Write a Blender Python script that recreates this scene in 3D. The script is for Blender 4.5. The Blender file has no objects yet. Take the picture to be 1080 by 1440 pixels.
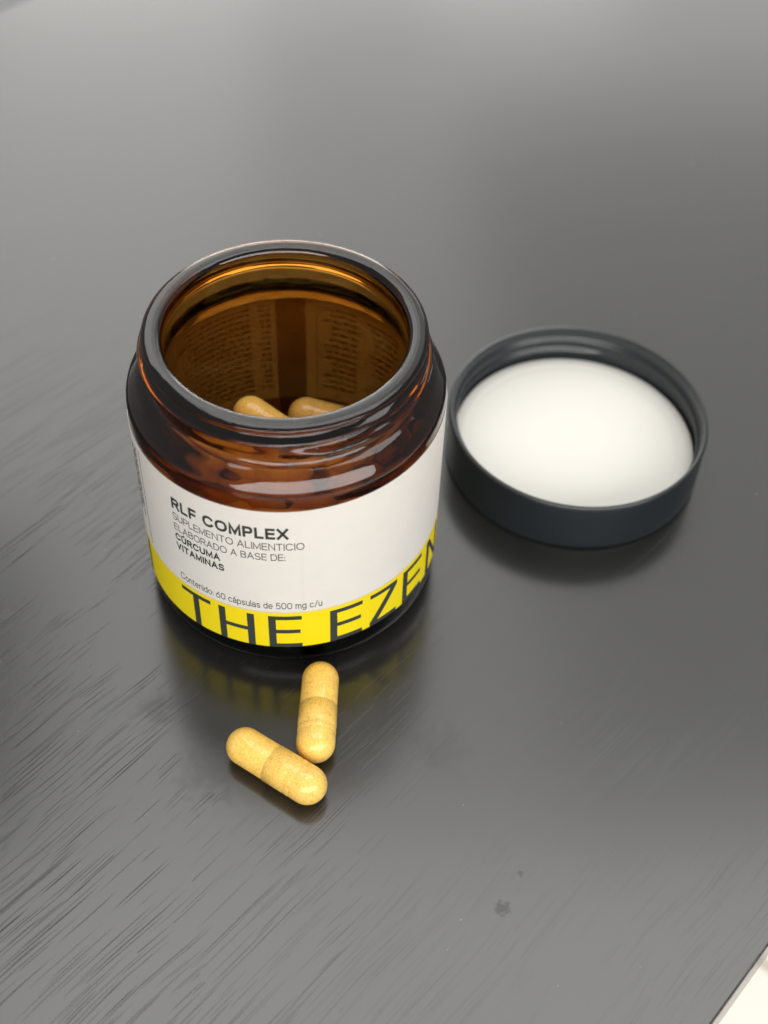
import bpy, bmesh, math, random
from mathutils import Matrix, Vector, Quaternion, noise

MM = 0.001
rad = math.radians
scene = bpy.context.scene
COL = scene.collection

# ------------------------------------------------------------------ camera
cam_data = bpy.data.cameras.new('camera')
cam = bpy.data.objects.new('camera', cam_data)
COL.objects.link(cam)
RIGHT = Vector((0.99815674, -0.05442224, 0.02685769))
UP = Vector((0.0235299, 0.75497241, 0.65533427))
FWD = Vector((0.05594158, 0.65349436, -0.75486135))
m3 = Matrix((RIGHT, UP, -FWD)).transposed()
cam.matrix_world = Matrix.Translation(Vector((3.311, -185.595, 226.988)) * MM) @ m3.to_4x4()
cam_data.sensor_fit = 'HORIZONTAL'
cam_data.sensor_width = 36.0
cam_data.lens = 36.0 * 1906.27 / 1080.0
cam_data.clip_start = 0.01
cam_data.clip_end = 50.0
cam_data.dof.use_dof = True
cam_data.dof.focus_distance = 0.254
cam_data.dof.aperture_fstop = 16.0
scene.camera = cam

# ------------------------------------------------------------------ light
world = bpy.data.worlds.new('World')
scene.world = world
world.use_nodes = True
bgn = world.node_tree.nodes['Background']
bgn.inputs['Color'].default_value = (1.0, 0.985, 0.955, 1)
bgn.inputs['Strength'].default_value = 0.38


def area(name, loc, target, sx, sy, radiance, color=(1, 1, 1)):
    """A rectangular lamp; its power follows from the wanted radiance."""
    d = bpy.data.lights.new(name, 'AREA')
    d.shape = 'RECTANGLE'
    d.size, d.size_y = sx, sy
    d.energy = radiance * math.pi * sx * sy
    d.color = color
    o = bpy.data.objects.new(name, d)
    COL.objects.link(o)
    o.location = loc
    o.rotation_euler = (Vector(target) - Vector(loc)).to_track_quat('-Z', 'Y').to_euler()
    return o


# daylight from the window behind and to the right of the camera
area('window_light_behind_camera', (0.25, -1.45, 0.85), (0, 0, 0.03), 3.0, 0.85, 6.2, (1.0, 0.985, 0.955))
# bright ceiling and far windows, all mirrored in the dark lacquer and the glass rim
WARM = (1.0, 0.99, 0.955)
for nm, x0, x1, y0, y1, lum in (('ceiling_light', -0.60, 1.20, -0.10, 0.80, 3.5),
                                ('ceiling_light', -0.46, 0.05, 0.80, 1.45, 2.6), ('ceiling_light', 0.05, 0.40, 0.80, 1.45, 1.85),
                                ('ceiling_light', 0.40, 1.40, 0.80, 2.90, 1.0),
                                ('far_window_light', -1.20, -0.10, 1.45, 4.10, 2.75), ('far_window_light', -0.10, 0.40, 1.45, 4.10, 1.95),
                                ('far_window_light', 0.40, 2.25, 2.90, 4.45, 2.4)):
    area(nm, ((x0 + x1) / 2, (y0 + y1) / 2, 1.70), ((x0 + x1) / 2, (y0 + y1) / 2, 0), x1 - x0, y1 - y0, lum, WARM)
area('back_fill_light', (0.0, 3.2, 0.75), (0, 0, 0.05), 1.7, 1.1, 5.5, (1.0, 0.99, 0.96))  # added fill lamp, brightens the label's back and neck glass from behind

scene.view_settings.view_transform = 'Standard'
scene.view_settings.look = 'None'
scene.view_settings.exposure = 0.0
scene.view_settings.gamma = 1.0
scene.view_settings.use_curve_mapping = False
cy = scene.cycles
cy.use_denoising = True
cy.max_bounces = 20
cy.transmission_bounces = 20
cy.glossy_bounces = 8
cy.diffuse_bounces = 5
cy.transparent_max_bounces = 12
cy.caustics_reflective = True
cy.caustics_refractive = True
cy.blur_glossy = 0.6
cy.sample_clamp_indirect = 8.0


# ------------------------------------------------------------------ helpers
def empty(name, loc=(0, 0, 0)):
    o = bpy.data.objects.new(name, None)
    COL.objects.link(o)
    o.empty_display_size = 0.01
    o.location = loc
    return o


def tag(o, label=None, cat=None, group=None, kind=None):
    if label: o['label'] = label
    if cat: o['category'] = cat
    if group: o['group'] = group
    if kind: o['kind'] = kind
    return o


def obj(name, bm, mat, parent=None, smooth=True):
    me = bpy.data.meshes.new(name)
    bm.normal_update()
    for f in bm.faces:
        f.smooth = smooth
    bm.to_mesh(me)
    bm.free()
    me.materials.append(mat)
    o = bpy.data.objects.new(name, me)
    COL.objects.link(o)
    if parent: o.parent = parent
    return o


def smooth_profile(pts, r_max=0.6, n=5):
    """Round every corner of an open (r, z) polyline with a quadratic fillet."""
    out = [pts[0][:2]]
    for i in range(1, len(pts) - 1):
        p = Vector(pts[i][:2]); a = Vector(pts[i - 1][:2]); b = Vector(pts[i + 1][:2])
        r = pts[i][2] if len(pts[i]) > 2 else r_max
        la, lb = (a - p).length, (b - p).length
        d = min(r, la * 0.48, lb * 0.48)
        s = p + (a - p) * (d / la); e = p + (b - p) * (d / lb)
        for k in range(n + 1):
            t = k / n
            q = s * (1 - t) ** 2 + p * 2 * t * (1 - t) + e * t * t
            out.append((q.x, q.y))
    out.append(pts[-1][:2])
    return out


def densify(prof, step):
    out = [prof[0]]
    for a, b in zip(prof, prof[1:]):
        L = math.dist(a, b)
        n = max(1, int(math.ceil(L / step)))
        for k in range(1, n + 1):
            t = k / n
            out.append((a[0] + (b[0] - a[0]) * t, a[1] + (b[1] - a[1]) * t))
    return out


def lathe(prof, seg, disp=None, closed=False):
    """Turn an (r, z) profile in millimetres round z; disp(r, z, az, i) -> (r, z)."""
    bm = bmesh.new()
    rings = []
    for i, (r, z) in enumerate(prof):
        if r < 1e-4:
            rings.append([bm.verts.new((0, 0, z * MM))])
            continue
        ring = []
        for k in range(seg):
            a = 2 * math.pi * k / seg
            rr, zz = disp(r, z, a, i) if disp else (r, z)
            ring.append(bm.verts.new((rr * math.sin(a) * MM, -rr * math.cos(a) * MM, zz * MM)))
        rings.append(ring)
    pairs = list(zip(rings, rings[1:]))
    if closed: pairs.append((rings[-1], rings[0]))
    for A, B in pairs:
        for k in range(seg):
            k2 = (k + 1) % seg
            if len(A) == 1 and len(B) == 1: continue
            if len(A) == 1: bm.faces.new((A[0], B[k2], B[k]))
            elif len(B) == 1: bm.faces.new((A[k], A[k2], B[0]))
            else: bm.faces.new((A[k], A[k2], B[k2], B[k]))
    bmesh.ops.recalc_face_normals(bm, faces=bm.faces)
    return bm


# ------------------------------------------------------------------ materials
def new_mat(name):
    m = bpy.data.materials.new(name)
    m.use_nodes = True
    nt = m.node_tree
    return m, nt, nt.nodes['Principled BSDF'], nt.nodes['Material Output']


def N(nt, kind, **inp):
    n = nt.nodes.new(kind)
    for k, v in inp.items():
        if k in n.inputs: n.inputs[k].default_value = v
        else: setattr(n, k, v)
    return n


def math_node(nt, op, a, b=None, clamp=False):
    n = nt.nodes.new('ShaderNodeMath')
    n.operation = op
    n.use_clamp = clamp
    for i, v in enumerate((a, b)):
        if v is None: continue
        if isinstance(v, (int, float)): n.inputs[i].default_value = v
        else: nt.links.new(v, n.inputs[i])
    return n.outputs[0]


def ramp(nt, fac, stops):
    n = nt.nodes.new('ShaderNodeValToRGB')
    el = n.color_ramp.elements
    while len(el) < len(stops): el.new(0.5)
    for e, (pos, c) in zip(el, stops):
        e.position = pos
        e.color = (c, c, c, 1) if isinstance(c, (int, float)) else (*c, 1)
    nt.links.new(fac, n.inputs['Fac'])
    return n.outputs['Color']


def mapped(nt, scale, loc=(0, 0, 0), rot=(0, 0, 0)):
    tc = nt.nodes.new('ShaderNodeTexCoord')
    mp = nt.nodes.new('ShaderNodeMapping')
    mp.inputs['Scale'].default_value = scale
    mp.inputs['Location'].default_value = loc
    mp.inputs['Rotation'].default_value = rot
    nt.links.new(tc.outputs['Object'], mp.inputs['Vector'])
    return mp.outputs['Vector']


def tex_noise(nt, vec, scale, detail=4.0, rough=0.55, dist=0.0):
    n = N(nt, 'ShaderNodeTexNoise', Scale=scale, Detail=detail, Roughness=rough, Distortion=dist)
    nt.links.new(vec, n.inputs['Vector'])
    return n.outputs['Fac']


def make_lacquer():
    """Black stained, open-pored wood under a satin lacquer; grain runs along local x."""
    m, nt, b, out = new_mat('black_woodgrain_lacquer')
    L = nt.links.new
    # pores: very long thin streaks; two layers, broken up along the grain
    wob = tex_noise(nt, mapped(nt, (14, 14, 14)), 1.0, 2.0)
    tc = nt.nodes.new('ShaderNodeTexCoord')
    sep = nt.nodes.new('ShaderNodeSeparateXYZ'); L(tc.outputs['Object'], sep.inputs[0])
    wy = math_node(nt, 'ADD', sep.outputs['Y'], math_node(nt, 'MULTIPLY', wob, 0.006))
    com = nt.nodes.new('ShaderNodeCombineXYZ')
    L(sep.outputs['X'], com.inputs['X']); L(wy, com.inputs['Y'])

    def needles(sx, sy, thr, seed):
        """Needle-shaped pores: one stretched Voronoi point each."""
        mp = nt.nodes.new('ShaderNodeMapping')
        mp.inputs['Scale'].default_value = (sx, sy, 1)
        mp.inputs['Location'].default_value = (seed, seed * 1.7, 0)
        L(com.outputs[0], mp.inputs['Vector'])
        v = N(nt, 'ShaderNodeTexVoronoi', Scale=1.0, Randomness=1.0)
        v.voronoi_dimensions = '2D'
        L(mp.outputs['Vector'], v.inputs['Vector'])
        sc_ = nt.nodes.new('ShaderNodeSeparateColor'); L(v.outputs['Color'], sc_.inputs[0])
        shape = ramp(nt, v.outputs['Distance'], [(0.0, 1.0), (thr * 0.55, 1.0), (thr, 0.0)])
        return shape, sc_.outputs[0], sc_.outputs[1]
    # where pores are dense (cathedral bands) and where they are sparse
    mp = nt.nodes.new('ShaderNodeMapping'); mp.inputs['Scale'].default_value = (7, 75, 1)
    L(com.outputs[0], mp.inputs['Vector'])
    band = ramp(nt, tex_noise(nt, mp.outputs['Vector'], 1.0, 2.0), [(0.36, 0.25), (0.60, 0.95)])
    pores = None
    for sx, sy, thr, seed in ((9, 1500, 0.115, 3.1), (16, 1850, 0.115, 9.4), (30, 2200, 0.125, 14.9), (12, 2200, 0.105, 21.3)):
        shape, r1, r2 = needles(sx, sy, thr, seed)
        here = math_node(nt, 'LESS_THAN', r1, band)                    # dense bands keep most pores
        one = math_node(nt, 'MULTIPLY', math_node(nt, 'MULTIPLY', shape, here), math_node(nt, 'ADD', 0.45, math_node(nt, 'MULTIPLY', r2, 0.55)))
        pores = one if pores is None else math_node(nt, 'MAXIMUM', pores, one)
    fade = N(nt, 'ShaderNodeMapRange'); fade.interpolation_type = 'SMOOTHSTEP'
    for k, v in zip((1, 2, 3, 4), (-0.055, 0.03, 1.0, 0.18)): fade.inputs[k].default_value = v
    across = math_node(nt, 'SUBTRACT', math_node(nt, 'MULTIPLY', sep.outputs['X'], 0.70), math_node(nt, 'MULTIPLY', sep.outputs['Y'], 0.714))
    L(across, fade.inputs[0])                    # pores weaken towards the right
    along = math_node(nt, 'ADD', math_node(nt, 'MULTIPLY', sep.outputs['X'], 0.714), math_node(nt, 'MULTIPLY', sep.outputs['Y'], 0.70))
    fade2 = N(nt, 'ShaderNodeMapRange'); fade2.interpolation_type = 'SMOOTHSTEP'
    for k, v in zip((1, 2, 3, 4), (0.0, 0.09, 1.0, 0.12)): fade2.inputs[k].default_value = v
    L(along, fade2.inputs[0])
    pores = math_node(nt, 'MULTIPLY', math_node(nt, 'MULTIPLY', pores, fade.outputs[0]), fade2.outputs[0])
    # fine orange peel of the lacquer
    peel = tex_noise(nt, mapped(nt, (1, 1, 1)), 900, 3.0, 0.6)
    hgt = math_node(nt, 'ADD', math_node(nt, 'MULTIPLY', pores, -1.0), math_node(nt, 'MULTIPLY', peel, 0.10))
    bump = N(nt, 'ShaderNodeBump', Strength=0.55, Distance=0.00005)
    L(hgt, bump.inputs['Height']); L(bump.outputs['Normal'], b.inputs['Normal'])
    # dust specks and handling marks
    vor = N(nt, 'ShaderNodeTexVoronoi', Scale=42.0, Randomness=1.0)
    L(tc.outputs['Object'], vor.inputs['Vector'])
    sepc = nt.nodes.new('ShaderNodeSeparateColor'); L(vor.outputs['Color'], sepc.inputs[0])
    rare = math_node(nt, 'GREATER_THAN', sepc.outputs[0], 0.55)
    dot = math_node(nt, 'LESS_THAN', vor.outputs['Distance'], 0.014)
    speck = math_node(nt, 'MULTIPLY', rare, dot)

    def spot(x, y, r, hard, nscale):
        mpp = mapped(nt, (1 / r, 1 / r, 0), (-x / r, -y / r, 0))
        ln = nt.nodes.new('ShaderNodeVectorMath'); ln.operation = 'LENGTH'; L(mpp, ln.inputs[0])
        nn = tex_noise(nt, tc.outputs['Object'], nscale, 3.0, 0.6)
        dd = math_node(nt, 'ADD', ln.outputs['Value'], math_node(nt, 'MULTIPLY', math_node(nt, 'SUBTRACT', nn, 0.5), 2.2))
        return ramp(nt, dd, [(0.4 - hard * 0.5 + 0.3, 1.0), (1.0, 0.0)])
    stains = None
    ca, sa = math.cos(GRAIN), math.sin(GRAIN)
    for (x, y, r, hard, ns, amt) in ((36.0, -82.6, 1.5, 0.2, 1100, 0.7), (40.0, -76.2, 0.7, 0.2, 1300, 0.55),
                                     (-16.4, -53.0, 8.5, 1.0, 500, 0.38), (-28.0, -38.6, 5.0, 1.0, 350, 0.42),
                                     (27.8, -50.1, 7.0, 1.0, 350, 0.4)):
        lx, ly = (x * ca + y * sa) * MM, (-x * sa + y * ca) * MM
        s = math_node(nt, 'MULTIPLY', spot(lx, ly, r * MM, hard, ns), amt)
        stains = s if stains is None else math_node(nt, 'MAXIMUM', stains, s)
    cl = tex_noise(nt, mapped(nt, (1, 1, 1)), 22, 4.0, 0.6)
    rough = math_node(nt, 'ADD', 0.172, math_node(nt, 'MULTIPLY', cl, 0.05))
    rough = math_node(nt, 'ADD', rough, math_node(nt, 'MULTIPLY', pores, 0.20))
    rough = math_node(nt, 'ADD', rough, math_node(nt, 'MULTIPLY', stains, 0.16))
    rough = math_node(nt, 'ADD', rough, math_node(nt, 'MULTIPLY', speck, 0.5), True)
    L(rough, b.inputs['Roughness'])
    L(math_node(nt, 'SUBTRACT', math_node(nt, 'SUBTRACT', 0.5, math_node(nt, 'MULTIPLY', pores, 0.36)), math_node(nt, 'MULTIPLY', stains, 0.16)), b.inputs['Specular IOR Level'])
    mix = N(nt, 'ShaderNodeMix'); mix.data_type = 'RGBA'
    mix.inputs[6].default_value = (0.012, 0.0122, 0.0118, 1)
    mix.inputs[7].default_value = (0.003, 0.003, 0.003, 1)
    L(pores, mix.inputs[0])
    mix2 = N(nt, 'ShaderNodeMix'); mix2.data_type = 'RGBA'
    mix2.inputs[7].default_value = (0.55, 0.54, 0.5, 1)
    L(mix.outputs[2], mix2.inputs[6]); L(speck, mix2.inputs[0])
    L(mix2.outputs[2], b.inputs['Base Color'])
    b.inputs['IOR'].default_value = 1.69
    return m


GRAIN = rad(45.54)


def make_amber():
    m, nt, b, out = new_mat('amber_glass')
    nt.nodes.remove(b)
    g = N(nt, 'ShaderNodeBsdfGlass', Roughness=0.0, IOR=1.51)
    g.inputs['Color'].default_value = (1, 1, 1, 1)
    # moulded glass is never quite smooth
    wav = tex_noise(nt, mapped(nt, (1, 1, 1.6)), 120, 2.0, 0.5)
    bump = N(nt, 'ShaderNodeBump', Strength=0.10, Distance=0.0008)
    nt.links.new(wav, bump.inputs['Height'])
    nt.links.new(bump.outputs['Normal'], g.inputs['Normal'])
    va = N(nt, 'ShaderNodeVolumeAbsorption', Density=1150.0)
    va.inputs['Color'].default_value = (0.72, 0.51, 0.04, 1)
    nt.links.new(g.outputs[0], out.inputs['Surface'])
    nt.links.new(va.outputs[0], out.inputs['Volume'])
    return m


def make_paper(name, col, transl=0.41):
    m, nt, b, out = new_mat(name)
    L = nt.links.new
    n = tex_noise(nt, mapped(nt, (1, 1, 1)), 260, 4.0, 0.6)
    c = ramp(nt, n, [(0.3, tuple(x * 0.975 for x in col)), (0.7, col)])
    L(c, b.inputs['Base Color'])
    b.inputs['Roughness'].default_value = 0.5
    b.inputs['Specular IOR Level'].default_value = 0.35
    bump = N(nt, 'ShaderNodeBump', Strength=0.16, Distance=0.0003)
    n2 = tex_noise(nt, mapped(nt, (1, 1, 1)), 150, 5.0, 0.55)
    L(n2, bump.inputs['Height']); L(bump.outputs['Normal'], b.inputs['Normal'])
    t = N(nt, 'ShaderNodeBsdfTranslucent'); L(c, t.inputs['Color'])
    mx = N(nt, 'ShaderNodeMixShader', Fac=transl)
    L(b.outputs[0], mx.inputs[1]); L(t.outputs[0], mx.inputs[2]); L(mx.outputs[0], out.inputs['Surface'])
    return m


def simple(name, col, rough, spec=0.5, bump=None):
    m, nt, b, out = new_mat(name)
    b.inputs['Base Color'].default_value = (*col, 1)
    b.inputs['Roughness'].default_value = rough
    b.inputs['Specular IOR Level'].default_value = spec
    if bump:
        bn = N(nt, 'ShaderNodeBump', Strength=bump[1], Distance=bump[2])
        nt.links.new(tex_noise(nt, mapped(nt, (1, 1, 1)), bump[0], 3.0), bn.inputs['Height'])
        nt.links.new(bn.outputs['Normal'], b.inputs['Normal'])
    return m


def make_powder(name, light, dark, coat):
    """Turmeric powder seen through a thin glossy capsule shell."""
    m, nt, b, out = new_mat(name)
    L = nt.links.new
    info = nt.nodes.new('ShaderNodeObjectInfo')
    tc = nt.nodes.new('ShaderNodeTexCoord')
    add = nt.nodes.new('ShaderNodeVectorMath'); add.operation = 'ADD'
    L(tc.outputs['Object'], add.inputs[0]); L(info.outputs['Random'], add.inputs[1])
    fine = tex_noise(nt, add.outputs[0], 3200, 3.0, 0.7)
    coarse = tex_noise(nt, add.outputs[0], 420, 3.0, 0.6)
    f = math_node(nt, 'ADD', math_node(nt, 'MULTIPLY', fine, 0.75), math_node(nt, 'MULTIPLY', coarse, 0.25))
    c = ramp(nt, f, [(0.30, dark), (0.44, tuple(0.35 * a + 0.65 * d for a, d in zip(dark, light))), (0.56, light), (0.75, tuple(min(1, x * 1.08) for x in light))])
    L(c, b.inputs['Base Color'])
    b.inputs['Roughness'].default_value = 0.55
    b.inputs['Specular IOR Level'].default_value = 0.2
    b.inputs['Coat Weight'].default_value = coat
    b.inputs['Coat Roughness'].default_value = 0.09
    b.inputs['Coat IOR'].default_value = 1.48
    b.inputs['Subsurface Weight'].default_value = 0.25
    b.inputs['Subsurface Radius'].default_value = (1.0, 0.5, 0.15)
    b.inputs['Subsurface Scale'].default_value = 0.0008
    bump = N(nt, 'ShaderNodeBump', Strength=0.25, Distance=0.0003)
    L(tex_noise(nt, add.outputs[0], 330, 2.0), bump.inputs['Height'])
    L(bump.outputs['Normal'], b.inputs['Coat Normal'])
    return m


M_TABLE = make_lacquer()
M_GLASS = make_amber()
M_WHITE = make_paper('label_white_paper', (0.93, 0.905, 0.865))
M_YELLOW = make_paper('label_yellow_ink', (0.92, 0.755, 0.010), 0.22)
M_CREAM = make_paper('label_cream_edge', (0.84, 0.74, 0.34), 0.3)
M_INK = simple('label_black_ink', (0.032, 0.040, 0.036), 0.5, 0.4)
M_INKSOFT = simple('label_grey_ink', (0.07, 0.072, 0.07), 0.6, 0.3)
M_LID = simple('black_lid_plastic', (0.013, 0.0165, 0.0195), 0.27, 0.5, (1400, 0.10, 0.0002))
M_LINER = simple('white_foam_liner', (0.615, 0.60, 0.56), 0.55, 0.3, (700, 0.06, 0.0002))
M_BODY = make_powder('capsule_body_powder', (0.85, 0.55, 0.126), (0.47, 0.215, 0.02), 0.8)
M_CAP = make_powder('capsule_cap_powder', (0.85, 0.555, 0.132), (0.48, 0.225, 0.025), 0.85)


# ------------------------------------------------------------------ setting: floor and table
FLOOR_Z = -0.45


def build_floor():
    m, nt, b, out = new_mat('cream_floor_tile')
    c = ramp(nt, tex_noise(nt, mapped(nt, (1, 1, 1)), 9, 4.0), [(0.3, (0.86, 0.80, 0.72)), (0.7, (0.91, 0.86, 0.78))])
    nt.links.new(c, b.inputs['Base Color'])
    b.inputs['Roughness'].default_value = 0.4
    bm = bmesh.new()
    bmesh.ops.create_grid(bm, x_segments=1, y_segments=1, size=3.0)
    base = obj('floor', bm, simple('floor_grout', (0.50, 0.45, 0.38), 0.8), None, False)
    base.location = (0, 0, FLOOR_Z - 0.004)
    base.rotation_euler = (0, 0, GRAIN)
    tag(base, kind='structure')
    # square tiles laid parallel to the table; one shared mesh
    S, G, H = 0.45, 0.004, 0.004
    bm = bmesh.new()
    bmesh.ops.create_cube(bm, size=1.0)
    bmesh.ops.scale(bm, vec=(S - G, S - G, H), verts=bm.verts)
    bmesh.ops.bevel(bm, geom=bm.edges[:], offset=0.001, segments=1, affect='EDGES')
    me = bpy.data.meshes.new('floor_tile')
    bm.to_mesh(me); bm.free()
    me.materials.append(m)
    for i in range(-3, 4):
        for j in range(-4, 4):
            t = bpy.data.objects.new('floor_tile', me)
            COL.objects.link(t)
            t.parent = base
            t.location = (i * S, j * S + 0.035, H / 2 + 0.0005)


build_floor()


def build_rug():
    bm = bmesh.new()
    bmesh.ops.create_cube(bm, size=1.0)
    bmesh.ops.scale(bm, vec=(1.3, 0.9, 0.008), verts=bm.verts)
    bmesh.ops.bevel(bm, geom=bm.edges[:], offset=0.003, segments=2, affect='EDGES')
    o = obj('rug', bm, simple('grey_rug', (0.22, 0.222, 0.22), 0.9, 0.2, (500, 0.4, 0.002)), None, False)
    o.rotation_euler = (0, 0, GRAIN)
    o.location = Matrix.Rotation(GRAIN, 3, 'Z') @ Vector((0.25, 0.80, FLOOR_Z + 0.0105))
    tag(o, 'light grey rug just visible past the far table edge', 'rug')


build_rug()


def build_table():
    root = empty('side_table', (0, 0, FLOOR_Z + 0.0005))
    root.rotation_euler = (0, 0, GRAIN)
    tag(root, 'black open-grain wooden table top under the jar, lid and capsules', 'table')
    x0, x1, y0, y1, th = -0.20, 0.40, -0.1226, 0.2246, 0.022
    bm = bmesh.new()
    bmesh.ops.create_cube(bm, size=1.0)
    bmesh.ops.scale(bm, vec=(x1 - x0, y1 - y0, th), verts=bm.verts)
    bmesh.ops.translate(bm, vec=((x0 + x1) / 2, (y0 + y1) / 2, -th / 2), verts=bm.verts)
    bmesh.ops.bevel(bm, geom=bm.edges[:], offset=0.0004, segments=2, affect='EDGES')
    top = obj('table_top', bm, M_TABLE, root, True)
    for e in top.data.polygons: e.use_smooth = e.area < 1e-2
    top.location = (0, 0, -FLOOR_Z - 0.0005)
    for sx in (x0 + 0.03, x1 - 0.03):
        for sy in (y0 + 0.05, y1 - 0.05):
            bm = bmesh.new()
            h = -FLOOR_Z - th - 0.0005
            bmesh.ops.create_cube(bm, size=1.0)
            bmesh.ops.scale(bm, vec=(0.035, 0.035, h), verts=bm.verts)
            bmesh.ops.translate(bm, vec=(sx, sy, h / 2), verts=bm.verts)
            bmesh.ops.bevel(bm, geom=bm.edges[:], offset=0.002, segments=2, affect='EDGES')
            obj('leg', bm, M_TABLE, root, False)


build_table()

# ------------------------------------------------------------------ the jar
TILT = 0.9                      # the label is stuck on slightly askew (mm)


def on_jar(az_deg, z, r):
    a = rad(az_deg)
    return Vector((r * math.sin(a), -r * math.cos(a), z + TILT * math.sin(a))) * MM


def thread_bump(az, z, start, turns, z0, pitch, height, width):
    """Height of a single helical thread at azimuth az (radians) and level z (mm)."""
    best = 0.0
    for k in range(-1, 4):
        t = (az - start) / (2 * math.pi) + k
        if t < 0 or t > turns: continue
        d = abs(z - (z0 + pitch * t)) / width
        if d >= 1: continue
        fade = min(1, t / 0.05, (turns - t) / 0.12)
        best = max(best, height * max(0, fade) * (0.5 + 0.5 * math.cos(math.pi * d)) ** 0.75)
    return best


def build_jar():
    root = empty('amber_jar')
    tag(root, 'open amber glass jar with white and yellow label, capsules inside', 'jar')
    outer = [(0.0, 1.2), (22.5, 0.9), (25.6, 0.0, 1.0), (28.2, 0.0, 1.5), (30.0, 3.2, 2.5), (30.0, 50.8, 1.2), (29.6, 52.0, 0.9),
             (27.6, 54.15, 0.9), (25.9, 54.85, 0.6), (25.25, 55.6, 0.6), (25.25, 62.5, 0.4), (25.95, 62.9, 0.3), (26.0, 63.55, 0.6), (25.3, 64.0, 0.8), (24.1, 64.15, 1.0)]
    inner = [(22.85, 63.95, 0.7), (22.2, 63.2, 0.8), (22.35, 60.0, 2.0), (22.5, 54.8, 1.5), (25.3, 51.0, 2.5), (27.1, 46.0, 3.0),
             (27.1, 6.0, 3.0), (25.0, 3.4, 3.0), (0.0, 3.2)]
    prof = smooth_profile(outer + inner, 0.6, 5)
    d1 = []
    for a, b in zip(prof, prof[1:]):
        step = 0.35 if (a[0] > 25 and 54.5 < a[1] < 63.2) else (0.8 if 44 < a[1] < 57 else 2.2)
        d1 += densify([a, b], step)[:-1]
    d1.append(prof[-1])

    def disp(r, z, az, i):
        if r > 25.1 and 55.8 < z < 62.6:
            r += thread_bump(az, z, rad(-4), 1.30, 57.8, 3.1, 1.75, 1.12)
        d = ((math.degrees(az) - 4 + 180) % 360 - 180)
        if r > 23 and z > 2 and i < len(d1) * 0.72:
            r += 0.10 * math.exp(-(d / 0.55) ** 2)          # mould seam
        if r > 24 and 50 < z < 57.5:
            nz = noise.noise(Vector((math.sin(az) * 2.4, math.cos(az) * 2.4, z * 0.25)))
            r += 0.05 * nz
        if i > len(d1) * 0.5 and 40 < z < 56:               # the inside of blown glass is wavy
            v = Vector((math.sin(az) * 5.0, math.cos(az) * 5.0, z * 0.16))
            r += 0.16 * noise.noise(v) + 0.07 * noise.noise(v * 2.3)
        return r, z
    bm = lathe(d1, 288, disp)
    bmesh.ops.remove_doubles(bm, verts=bm.verts, dist=1e-7)
    obj('glass_body', bm, M_GLASS, root)
    return root


def strip(az0, az1, z0, z1, r, thick=0.0, nz=1, step=1.5):
    """A curved sheet on the jar wall; thick > 0 closes it into a thin shell."""
    bm = bmesh.new()
    n = max(2, int(abs(az1 - az0) / step))
    def grid(rr):
        return [[bm.verts.new(on_jar(az0 + (az1 - az0) * i / n, z0 + (z1 - z0) * j / nz, rr)) for j in range(nz + 1)] for i in range(n + 1)]
    def skin(g, flip):
        for i in range(n):
            for j in range(nz):
                f = (g[i][j], g[i + 1][j], g[i + 1][j + 1], g[i][j + 1])
                bm.faces.new(f[::-1] if flip else f)
    go = grid(r); skin(go, False)
    if thick:
        gi = grid(r - thick); skin(gi, True)
        for i in range(n):
            bm.faces.new((go[i + 1][0], go[i][0], gi[i][0], gi[i + 1][0]))
            bm.faces.new((go[i][nz], go[i + 1][nz], gi[i + 1][nz], gi[i][nz]))
        for j in range(nz):
            bm.faces.new((go[0][j], go[0][j + 1], gi[0][j + 1], gi[0][j]))
            bm.faces.new((go[n][j + 1], go[n][j], gi[n][j], gi[n][j + 1]))
    bm.normal_update()
    for e in bm.edges:
        if len(e.link_faces) == 2 and e.link_faces[0].normal.dot(e.link_faces[1].normal) < 0.7: e.smooth = False
    return bm


def poly_on_jar(bm, pts, r):
    """A flat (az, z) polygon, cut every 1.2 degrees and bent round the jar."""
    b2 = bmesh.new()
    vs = [b2.verts.new((a, z, 0)) for a, z in pts]
    b2.faces.new(vs)
    wrap_into(bm, b2, r)


def wrap_into(bm, b2, r, step=1.2):
    xs = [v.co.x for v in b2.verts]
    x = math.floor(min(xs)) + 0.01
    while x < max(xs):
        bmesh.ops.bisect_plane(b2, geom=b2.verts[:] + b2.edges[:] + b2.faces[:], plane_co=(x, 0, 0), plane_no=(1, 0, 0))
        x += step
    b2.normal_update()
    mp = {v: bm.verts.new(on_jar(v.co.x, v.co.y, r)) for v in b2.verts}
    for f in b2.faces:
        vs = [mp[v] for v in f.verts]
        if f.normal.z < 0: vs.reverse()
        try: bm.faces.new(vs)
        except ValueError: pass
    b2.free()


R_LABEL = 30.16
R_INK = 30.19
DEG = 180 / math.pi / R_LABEL          # degrees per millimetre along the label


# an extended grotesque drawn as pen strokes: glyph -> (width, [polylines]) in cap-height units
def arc(cx, cy, rx, ry, a0, a1, n=12, e=2.3):
    out = []
    for k in range(n + 1):
        a = rad(a0 + (a1 - a0) * k / n)
        c, s_ = math.cos(a), math.sin(a)
        out.append((cx + rx * math.copysign(abs(c) ** (2 / e), c), cy + ry * math.copysign(abs(s_) ** (2 / e), s_)))
    return out


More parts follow.
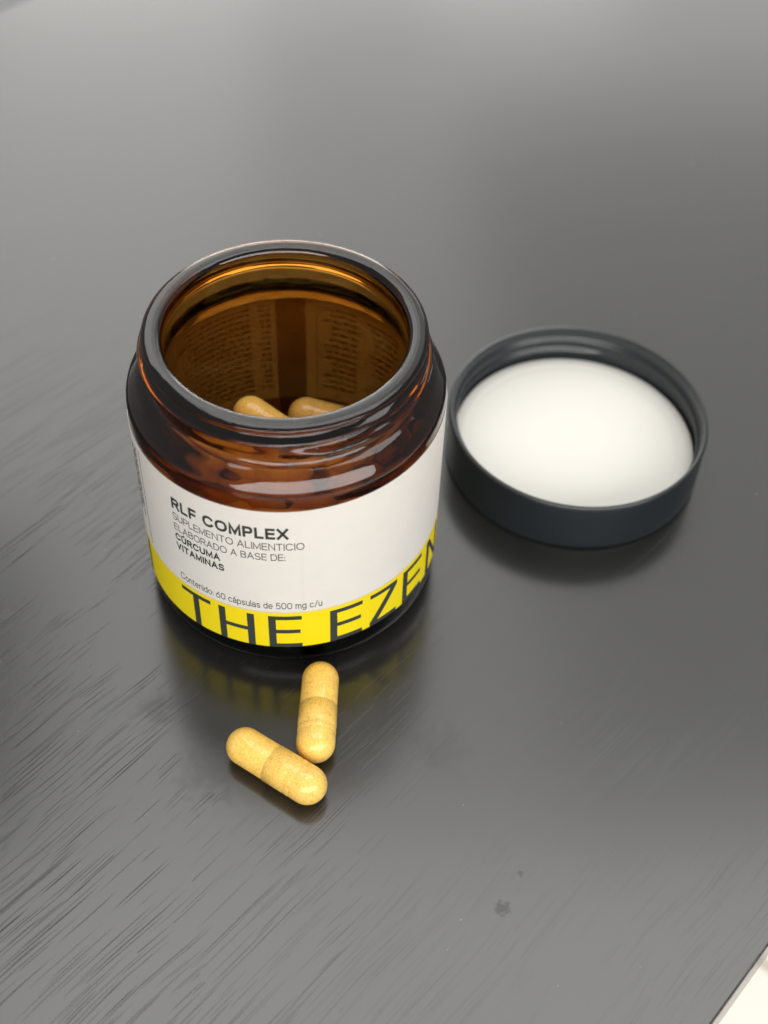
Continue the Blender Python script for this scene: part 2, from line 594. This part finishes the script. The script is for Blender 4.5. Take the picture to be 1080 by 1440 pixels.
XH = 0.70
ROUND = lambda w, h: arc(w / 2, h / 2, w / 2, h / 2, 90, 450, 28)
GLYPH = {
    ' ': (0.28, []),
    'R': (0.72, [[(0, 0), (0, 1), (0.42, 1)] + arc(0.42, 0.74, 0.27, 0.26, 90, -90, 10) + [(0, 0.48)], [(0.40, 0.48), (0.72, 0)]]),
    'L': (0.56, [[(0, 1), (0, 0), (0.56, 0)]]),
    'F': (0.58, [[(0.58, 1), (0, 1), (0, 0)], [(0, 0.48), (0.53, 0.48)]]),
    'E': (0.60, [[(0.60, 1), (0, 1), (0, 0), (0.60, 0)], [(0, 0.52), (0.56, 0.52)]]),
    'C': (0.84, [arc(0.44, 0.5, 0.44, 0.5, 38, 322, 26)]),
    'O': (0.92, [ROUND(0.92, 1)]),
    'M': (0.86, [[(0, 0), (0, 1), (0.43, 0.08), (0.86, 1), (0.86, 0)]]),
    'N': (0.74, [[(0, 0), (0, 1), (0.74, 0), (0.74, 1)]]),
    'P': (0.66, [[(0, 0), (0, 1), (0.40, 1)] + arc(0.40, 0.72, 0.26, 0.28, 90, -90, 10) + [(0, 0.44)]]),
    'X': (0.76, [[(0, 1), (0.76, 0)], [(0.76, 1), (0, 0)]]),
    'S': (0.68, [arc(0.34, 0.75, 0.32, 0.25, 25, 270, 14) + arc(0.34, 0.25, 0.34, 0.25, 90, -155, 14)[1:]]),
    'U': (0.72, [[(0, 1), (0, 0.36)] + arc(0.36, 0.36, 0.36, 0.36, 180, 360, 14) + [(0.72, 1)]]),
    'T': (0.70, [[(0, 1), (0.70, 1)], [(0.35, 1), (0.35, 0)]]),
    'A': (0.82, [[(0, 0), (0.41, 1), (0.82, 0)], [(0.15, 0.33), (0.67, 0.33)]]),
    'I': (0.0, [[(0, 0), (0, 1)]]),
    'B': (0.68, [[(0, 0), (0, 1), (0.38, 1)] + arc(0.38, 0.76, 0.25, 0.24, 90, -90, 8) + [(0, 0.52)], [(0.38, 0.52)] + arc(0.40, 0.26, 0.28, 0.26, 90, -90, 8) + [(0, 0)]]),
    'D': (0.76, [[(0, 0), (0, 1), (0.34, 1)] + arc(0.34, 0.5, 0.42, 0.5, 90, -90, 14) + [(0, 0)]]),
    'V': (0.80, [[(0, 1), (0.40, 0), (0.80, 1)]]),
    ':': (0.0, [[(0, 0), (0, 0.07)], [(0, 0.52), (0, 0.59)]]),
    '/': (0.40, [[(0, -0.08), (0.40, 1.04)]]),
    '0': (0.70, [ROUND(0.70, 1)]),
    '6': (0.66, [[(0.52, 1), (0.06, 0.46)], arc(0.33, 0.32, 0.33, 0.32, 90, 450, 20)]),
    '5': (0.64, [[(0.58, 1), (0.10, 1), (0.05, 0.50)] + arc(0.32, 0.32, 0.32, 0.32, 110, -150, 16)]),
    'o': (0.60, [ROUND(0.60, XH)]),
    'c': (0.54, [arc(0.30, XH / 2, 0.30, XH / 2, 42, 318, 18)]),
    'n': (0.50, [[(0, 0), (0, XH)], [(0, XH * 0.55)] + arc(0.25, XH * 0.55, 0.25, XH * 0.45, 180, 0, 12) + [(0.50, 0)]]),
    'm': (0.84, [[(0, 0), (0, XH)], [(0, XH * 0.55)] + arc(0.21, XH * 0.55, 0.21, XH * 0.45, 180, 0, 10) + [(0.42, 0)],
                 [(0.42, XH * 0.55)] + arc(0.63, XH * 0.55, 0.21, XH * 0.45, 180, 0, 10) + [(0.84, 0)]]),
    't': (0.30, [[(0.12, 0.92), (0.12, 0.12), (0.30, 0)], [(0, XH), (0.30, XH)]]),
    'e': (0.58, [[(0.02, XH / 2), (0.58, XH / 2)] + arc(0.29, XH / 2, 0.29, XH / 2, 0, 315, 18)[1:]]),
    'i': (0.0, [[(0, 0), (0, XH)], [(0, 0.90), (0, 0.99)]]),
    'l': (0.0, [[(0, 0), (0, 1)]]),
    'd': (0.56, [[(0.56, 0), (0.56, 1)], arc(0.28, XH / 2, 0.28, XH / 2, 0, 360, 18)]),
    'p': (0.56, [[(0, XH), (0, -0.28)], arc(0.28, XH / 2, 0.28, XH / 2, 0, 360, 18)]),
    'g': (0.56, [[(0.56, XH), (0.56, -0.08)] + arc(0.28, -0.06, 0.28, 0.22, 0, -150, 10), arc(0.28, XH / 2, 0.28, XH / 2, 0, 360, 18)]),
    'a': (0.50, [arc(0.25, XH * 0.68, 0.25, XH * 0.32, 160, 0, 9) + [(0.50, 0)], arc(0.25, 0.20, 0.25, 0.20, 90, 450, 14)]),
    's': (0.48, [arc(0.24, XH * 0.75, 0.23, XH * 0.25, 25, 270, 10) + arc(0.24, XH * 0.25, 0.24, XH * 0.25, 90, -155, 10)[1:]]),
    'u': (0.50, [[(0, XH), (0, XH * 0.45)] + arc(0.25, XH * 0.45, 0.25, XH * 0.45, 180, 360, 12) + [(0.50, XH)], [(0.50, XH), (0.50, 0)]]),
}
GLYPH['Ú'] = (0.72, GLYPH['U'][1] + [[(0.30, 1.16), (0.46, 1.32)]])
GLYPH['á'] = (0.50, GLYPH['a'][1] + [[(0.20, 0.86), (0.36, 1.04)]])


def ribbon(b2, pts, w):
    """One pen stroke of width w with mitred corners, as a strip of quads."""
    P = [Vector(p) for p in pts]
    P = [p for i, p in enumerate(P) if i == 0 or (p - P[i - 1]).length > 1e-4]
    closed = (P[0] - P[-1]).length < 1e-3 and len(P) > 3
    if closed: P = P[:-1]
    n = len(P)
    L, R = [], []
    for i in range(n):
        a = P[(i - 1) % n] if (i > 0 or closed) else None
        c = P[(i + 1) % n] if (i < n - 1 or closed) else None
        d1 = (P[i] - a).normalized() if a is not None else (c - P[i]).normalized()
        d2 = (c - P[i]).normalized() if c is not None else d1
        t = (d1 + d2)
        t = t.normalized() if t.length > 1e-3 else d1
        nrm = Vector((-t.y, t.x))
        k = 1.0 / max(0.42, nrm.dot(Vector((-d1.y, d1.x))))
        L.append(b2.verts.new((*(P[i] + nrm * w / 2 * k), 0)))
        R.append(b2.verts.new((*(P[i] - nrm * w / 2 * k), 0)))
    for i in range(n if closed else n - 1):
        j = (i + 1) % n
        try: b2.faces.new((R[i], R[j], L[j], L[i]))
        except ValueError: pass


def text_line(name, body, az0, az1, zb, cap, w, label, mat):
    """A line of lettering; w is the pen width in cap heights."""
    pen, strokes = 0.0, []
    for ch in body:
        wd, lines = GLYPH[ch]
        for ln in lines:
            vert_end = 0.5 * w
            strokes.append([(pen + w / 2 + x * (1 - w * 0.5), vert_end + y * (1 - w)) for x, y in ln])
        pen += wd * (1 - w * 0.5) + w + (0.13 if ch != ' ' else 0.0)
    b2 = bmesh.new()
    for st in strokes:
        # open straight ends reach the full cap height
        q = [Vector(p) for p in st]
        if (q[0] - q[-1]).length > 1e-3:
            q[0] = q[0] + (q[0] - q[1]).normalized() * w / 2
            q[-1] = q[-1] + (q[-1] - q[-2]).normalized() * w / 2
        ribbon(b2, q, w)
    xs = [v.co.x for v in b2.verts]
    x0, x1 = min(xs), max(xs)
    for v in b2.verts:
        v.co = Vector((az0 + (v.co.x - x0) / (x1 - x0) * (az1 - az0), zb + v.co.y * cap, 0))
    bm = bmesh.new()
    wrap_into(bm, b2, R_INK)
    return obj(name, bm, mat, label, False)


def build_label(jar):
    A0, A1 = -175.0, 184.9
    zt, zy, zb = 47.9, 18.9, 7.6
    lab = obj('label', strip(A0, A1, zy, zt, R_LABEL, 0.09, 6), M_WHITE, jar)
    lab['label'] = 'white paper label with a yellow band round the jar'
    obj('cream_edge_line', strip(A0, A1, zy - 0.45, zy, R_LABEL, 0.09), M_CREAM, lab)
    obj('yellow_band', strip(A0, A1, zb, zy - 0.45, R_LABEL, 0.09, 3), M_YELLOW, lab)
    obj('overlap_flap', strip(172.4, 184.8, zb, zt, R_LABEL + 0.12, 0.09, 6), M_WHITE, lab)
    text_line('title_text', 'RLF COMPLEX', -45.3, -0.3, 40.55, 3.0, 0.215, lab, M_INK)
    text_line('description_text', 'SUPLEMENTO ALIMENTICIO', -45.4, 4.8, 37.45, 1.95, 0.115, lab, M_INKSOFT)
    text_line('description_text', 'ELABORADO A BASE DE:', -45.4, -1.9, 34.5, 1.9, 0.115, lab, M_INKSOFT)
    text_line('ingredient_text', 'CÚRCUMA', -45.4, -25.6, 31.65, 1.95, 0.21, lab, M_INK)
    text_line('ingredient_text', 'VITAMINAS', -45.5, -24.4, 28.9, 1.95, 0.21, lab, M_INK)
    text_line('content_text', 'Contenido: 60 cápsulas de 500 mg c/u', -45.4, 10.7, 19.9, 1.95, 0.115, lab, M_INKSOFT)

    # the big letters run to the label's lower edge
    T, B, w, s = 17.55, zb - 0.02, 2.75, 1.15
    mid = (T + B) / 2 + 0.1
    def bar(a0, a1, z0, z1): return [(a0, z0), (a1, z0), (a1, z1), (a0, z1)]
    def E(a0, a1): return [bar(a0, a0 + w, B, T), bar(a0 + w, a1, T - s, T), bar(a0 + w, a1 - 0.6, mid - s / 2, mid + s / 2), bar(a0 + w, a1, B, B + s)]
    letters = [
        ('T', [bar(-45.8, -31.9, T - s, T), bar(-40.2, -37.4, B, T - s)]),
        ('H', [bar(-28.5, -28.5 + w, B, T), bar(-17.2, -17.2 + w, B, T), bar(-28.5 + w, -17.2, mid - s / 2, mid + s / 2)]),
        ('E', E(-9.2, 3.1)),
        ('E', E(13.6, 26.5)),
        ('Z', [bar(29.8, 42.6, T - s, T), [(29.8, B), (33.2, B + s), (42.6, T - s), (39.2, T - s), (29.8, B + s)][:0] or
               [(29.8, B + s), (33.2, B + s), (42.6, T - s), (39.2, T - s)], bar(29.8, 42.6, B, B + s)]),
        ('E', E(46.1, 58.4)),
        ('N', [bar(63.2, 63.2 + w, B, T), bar(74.0, 74.0 + w, B, T), [(63.2 + w, T), (63.2 + w, T - 2.2), (74.0, B), (74.0, B + 2.2)]]),
        ('stroke', [bar(-74.5, -71.5, B, T)]),
    ]
    for ch, polys in letters:
        bm = bmesh.new()
        for pl in polys:
            area2 = sum(a[0] * b[1] - b[0] * a[1] for a, b in zip(pl, pl[1:] + pl[:1]))
            poly_on_jar(bm, pl if area2 > 0 else pl[::-1], R_INK)
        obj('brand_letter', bm, M_INK, lab, False)

    # rows of print too small to read: side panel and the two back panels
    rng = random.Random(4)
    bm = bmesh.new()
    for (a0, a1, z0, z1, dz, h) in ((187, 193, 22, 46, 1.55, 0.55), (195.5, 232, 22, 45.5, 1.55, 0.55), (128, 146, 22, 44, 1.7, 0.6), (150, 166, 22, 45.0, 1.7, 0.6)):
        z = z1
        while z > z0:
            a = a0
            end = a1 - rng.random() * 0.3 * (a1 - a0)
            while a < end:
                L = rng.uniform(1.2, 4.5)
                poly_on_jar(bm, [(a, z - h), (min(a + L, end), z - h), (min(a + L, end), z), (a, z)], R_INK)
                a += L + 0.9
            z -= dz
    for az in (-70.0, -71.8, -73.6, -75.4):
        z = 46.0 - rng.random() * 2
        stop = 24 + rng.random() * 8
        while z > stop:
            L = rng.uniform(0.8, 2.6)
            poly_on_jar(bm, [(az, z - L), (az + 0.9, z - L), (az + 0.9, z), (az, z)], R_INK)
            z -= L + 0.5
    fp = obj('fine_print', bm, M_INKSOFT, lab, False)
    fp['kind'] = 'stuff'
    for az in (167.6, -66.0):
        fr = bmesh.new()
        poly_on_jar(fr, [(az, 20), (az + 0.35, 20), (az + 0.35, 46.5), (az, 46.5)], R_INK)
        obj('panel_rule', fr, M_INKSOFT, lab, False)


jar = build_jar()
build_label(jar)


# ------------------------------------------------------------------ the lid, upside down
def build_lid():
    loc = Vector((64.35, 27.68, 0.0)) * MM
    root = empty('jar_lid', loc)
    tag(root, 'black plastic screw lid lying upside down, white liner inside', 'lid')
    prof = [(0.0, 0.25), (27.0, 0.25, 0.5), (27.5, 0.0, 0.5), (28.4, 0.0, 0.6), (29.0, 0.7, 0.6), (29.07, 12.9, 0.5), (28.75, 13.42, 0.3),
            (28.15, 13.42, 0.3), (27.95, 12.6, 0.5), (27.95, 4.6, 0.4), (27.7, 3.4, 0.4), (0.0, 3.3)]
    pr = smooth_profile(prof, 0.4, 4)
    d1 = []
    for a, b in zip(pr, pr[1:]):
        d1 += densify([a, b], 0.35 if (a[0] < 28.2 and a[1] > 4 and b[1] > 4 and a[0] > 27) else 3.0)[:-1]
    d1.append(pr[-1])

    def disp(r, z, az, i):
        if i > len(d1) * 0.3 and r > 27.2 and 5.0 < z < 12.3:
            r -= thread_bump(az, z, rad(150), 1.6, 6.6, 3.2, 0.95, 1.05)
        return r, z
    bm = lathe(d1, 192, disp)
    obj('lid_shell', bm, M_LID, root)
    liner = smooth_profile([(0.0, 3.45), (27.3, 3.45, 0.2), (27.4, 4.45, 0.3), (25.0, 4.45, 0.4), (24.2, 4.39, 0.4), (23.4, 4.45, 0.4), (0.0, 4.45)], 0.2, 3)
    obj('liner_disc', lathe(densify(liner, 4.0), 128), M_LINER, root)


build_lid()

# ------------------------------------------------------------------ capsules
LC, RB, RC = 21.8, 3.64, 3.76


def capsule_profile(x0, x1, r, closed_at, lip):
    """Half profile (r, x) of one shell: a dome at closed_at and a straight tube."""
    pts = []
    n = 9
    if closed_at == 'left':
        for k in range(n + 1):
            a = math.pi / 2 * k / n
            pts.append((r * math.sin(a), x0 + r * (1 - math.cos(a))))
        pts += [(r, x1 - 0.15), (r - 0.1, x1), (0.0, x1)]
    else:
        pts += [(0.0, x0), (r - 0.12, x0), (r, x0 + 0.1)]
        pts += lip
        for k in range(n, -1, -1):
            a = math.pi / 2 * k / n
            pts.append((r * math.sin(a) if k else 0.0, x1 - r * (1 - math.cos(a))))
    return pts


def capsule_mesh(prof, name, mat):
    bm = lathe(prof, 36)
    # the lathe turns round z: lay the capsule along x
    bmesh.ops.rotate(bm, cent=(0, 0, 0), matrix=Matrix.Rotation(math.pi / 2, 3, 'Y'), verts=bm.verts)
    for f in bm.faces: f.smooth = True
    me = bpy.data.meshes.new(name)
    bm.to_mesh(me); bm.free()
    me.materials.append(mat)
    return me


H = LC / 2
ring = RC - 0.05
ME_BODY = capsule_mesh(capsule_profile(-H, 6.0, RB, 'left', []), 'capsule_body', M_BODY)
ME_CAP = capsule_mesh(capsule_profile(-0.9, H, RC, 'right',
                      [(RC, 3.6), (ring, 3.85), (ring, 4.15), (RC, 4.4), (RC, 5.0), (ring, 5.2), (ring, 5.5), (RC, 5.75), (RC, 6.7)]), 'capsule_cap', M_CAP)


def make_capsule(label, group, loc, rot):
    root = empty('capsule', Vector(loc) * MM)
    root.rotation_mode = 'QUATERNION'
    root.rotation_quaternion = rot
    tag(root, label, 'capsule', group)
    for name, me in (('capsule_body', ME_BODY), ('capsule_cap', ME_CAP)):
        c = bpy.data.objects.new(name, me)
        COL.objects.link(c)
        c.parent = root
    return root


def aim(a, b, roll=0.0):
    """Centre and rotation for a capsule whose dome centres are a (body end) and b (cap end)."""
    a, b = Vector(a), Vector(b)
    d = (b - a).normalized()
    q = Vector((1, 0, 0)).rotation_difference(d) @ Quaternion((1, 0, 0), roll)
    return (a + b) / 2, q


ON_TABLE = 'capsules lying on the table in front of the jar'
c, q = aim((-9.51, -50.19, RC), (2.02, -58.78, RC + 0.02))
make_capsule('yellow capsule lying slantwise, the nearer of two in front of the jar', ON_TABLE, c, q)
c, q = aim((4.93, -36.13, RC), (3.75, -49.6, RC + 0.02), 0.6)
make_capsule('yellow capsule pointing at the jar, its near end by the slanted capsule', ON_TABLE, c, q)
IN_JAR = 'capsules inside the jar'
c, q = aim((-7.5, 7.6, 34.6), (3.9, 0.2, 30.6), 1.0)
make_capsule('left one of two yellow capsules seen through the jar mouth', IN_JAR, c, q)
c, q = aim((16.9, 8.8, 27.6), (3.6, 12.6, 29.0), 2.0)
make_capsule('right one of two yellow capsules seen through the jar mouth', IN_JAR, c, q)
PILE = (
    (5.262,21.423,6.821,0.0931,0.0766,0.6295,0.7676),(22.073,-0.407,6.83,0.3336,0.6162,-0.6272,-0.34),(-13.256,-17.667,6.851,0.0956,0.301,0.9039,0.2884),
    (-15.124,0.796,6.933,0.2874,0.5439,-0.6971,-0.3683),(12.472,-18.269,6.936,0.0943,0.949,0.3002,0.0195),(-14.395,16.814,6.939,0.3486,0.0471,-0.1024,-0.9305),
    (14.675,8.537,6.947,0.4062,0.3271,-0.5389,-0.6615),(9.417,-9.729,6.961,0.4329,0.8153,0.3389,0.1815),(-1.538,9.038,7.024,0.4621,0.848,-0.2303,-0.1201),
    (-1.096,-8.659,7.031,0.26,-0.474,0.7448,-0.3913),(-8.442,-3.601,7.031,0.5386,0.2972,-0.371,-0.6956),(1.879,15.142,10.192,0.2071,-0.9525,0.2114,0.0717),
    (-21.913,5.227,10.974,0.4824,-0.4167,0.7495,-0.1786),(-0.068,1.37,14.099,0.6697,0.5815,0.255,0.3852),(-5.679,-21.546,14.219,0.6758,0.7058,0.0316,-0.2101),
    (-9.995,-12.818,14.22,0.2896,-0.9526,0.0794,-0.0485),(16.785,-0.069,14.465,0.9243,-0.2857,0.0811,-0.2398),(12.115,-11.548,14.501,0.5775,0.0587,0.0783,0.8105),
    (-12.441,13.46,14.543,0.1808,0.6147,-0.7347,-0.2228),(5.383,-15.212,14.562,0.5189,0.2604,0.3871,0.7164),(-22.549,-0.723,16.013,0.1691,0.6766,0.4754,0.5363),
    (22.025,5.346,17.63,0.2531,-0.727,0.3234,-0.5503),(-5.874,9.723,18.129,0.7561,-0.1834,-0.2394,0.5808),(-12.222,-6.437,19.369,0.3126,-0.7692,0.3336,-0.4464),
    (19.462,-8.282,19.958,0.3463,-0.6544,0.5623,0.3684),(1.528,-3.246,20.339,0.1167,0.3874,-0.8592,-0.3132),(2.631,-22.016,22.071,0.0253,0.064,-0.6568,-0.7509),
    (10.549,-13.57,22.078,0.0345,0.1275,0.955,0.2654),(-11.298,1.515,23.377,0.2528,0.3576,0.849,0.2956),(-22.281,-3.325,23.463,0.6026,0.2752,-0.1322,0.7373),
    (-16.543,-8.706,26.343,0.7413,0.1147,-0.1167,0.6509),(-5.956,-21.379,28.998,0.7404,-0.6573,0.0519,-0.1304),(9.373,-14.737,29.745,0.6103,0.4532,0.4096,0.5043),
    (0.687,-14.469,30.151,0.4702,0.1529,0.7758,-0.392),(16.102,-16.004,33.223,0.2026,0.4461,-0.7705,0.4078),(-20.432,-8.59,33.239,0.4262,0.3522,0.4986,0.6676),
    (-9.562,-2.069,33.951,0.6031,0.7192,-0.1264,-0.3209),(-11.842,-9.628,34.877,0.4398,0.1787,-0.4724,0.7426),(22.549,-0.566,36.407,0.4714,0.5376,0.1847,0.6743),
    (-5.434,-20.214,36.537,0.987,-0.1507,-0.0321,-0.0457),
)
for x, y, z, qw, qx, qy, qz in PILE:
    make_capsule('yellow capsule buried in the pile inside the jar, behind its label', IN_JAR, (x, y, z), Quaternion((qw, qx, qy, qz)))


# ------------------------------------------------------------------ dust on the lacquer
def build_dust():
    rng = random.Random(11)
    spots = [(31.0, -62.0), (-30.0, -37.3), (-18.9, -63.4), (44.0, -97.0), (28.5, -84.5), (-6.0, 115.0), (-62.0, 120.0), (-40.5, 2.0), (52.0, -45.0)]
    spots += [(rng.uniform(-80, 120), rng.uniform(-105, 150)) for _ in range(20)]
    bm = bmesh.new()
    for x, y in spots:
        if math.hypot(x, y) < 32 or math.hypot(x - 64.35, y - 27.68) < 31 or (-14 < x < 8 and -64 < y < -30): continue
        r, a0, st = rng.choice((0.06, 0.07, 0.09, 0.13)), rng.random() * 6, rng.uniform(1.0, 2.6)
        n, ring = 6, []
        top = bm.verts.new((x * MM, y * MM, (r * 0.8 + 0.02) * MM))
        for k in range(n):
            a = 2 * math.pi * k / n
            q = r * rng.uniform(0.6, 1.2)
            u, v = q * st * math.cos(a), q * math.sin(a)
            ring.append(bm.verts.new(((x + u * math.cos(a0) - v * math.sin(a0)) * MM, (y + u * math.sin(a0) + v * math.cos(a0)) * MM, 0.02 * MM)))
        for k in range(n): bm.faces.new((ring[k], ring[(k + 1) % n], top))
        bm.faces.new(ring[::-1])
    o = obj('dust', bm, simple('dust_fibre', (0.36, 0.355, 0.34), 0.9, 0.1), None, False)
    tag(o, 'tiny pale dust specks scattered over the black table top', 'dust', kind='stuff')


build_dust()
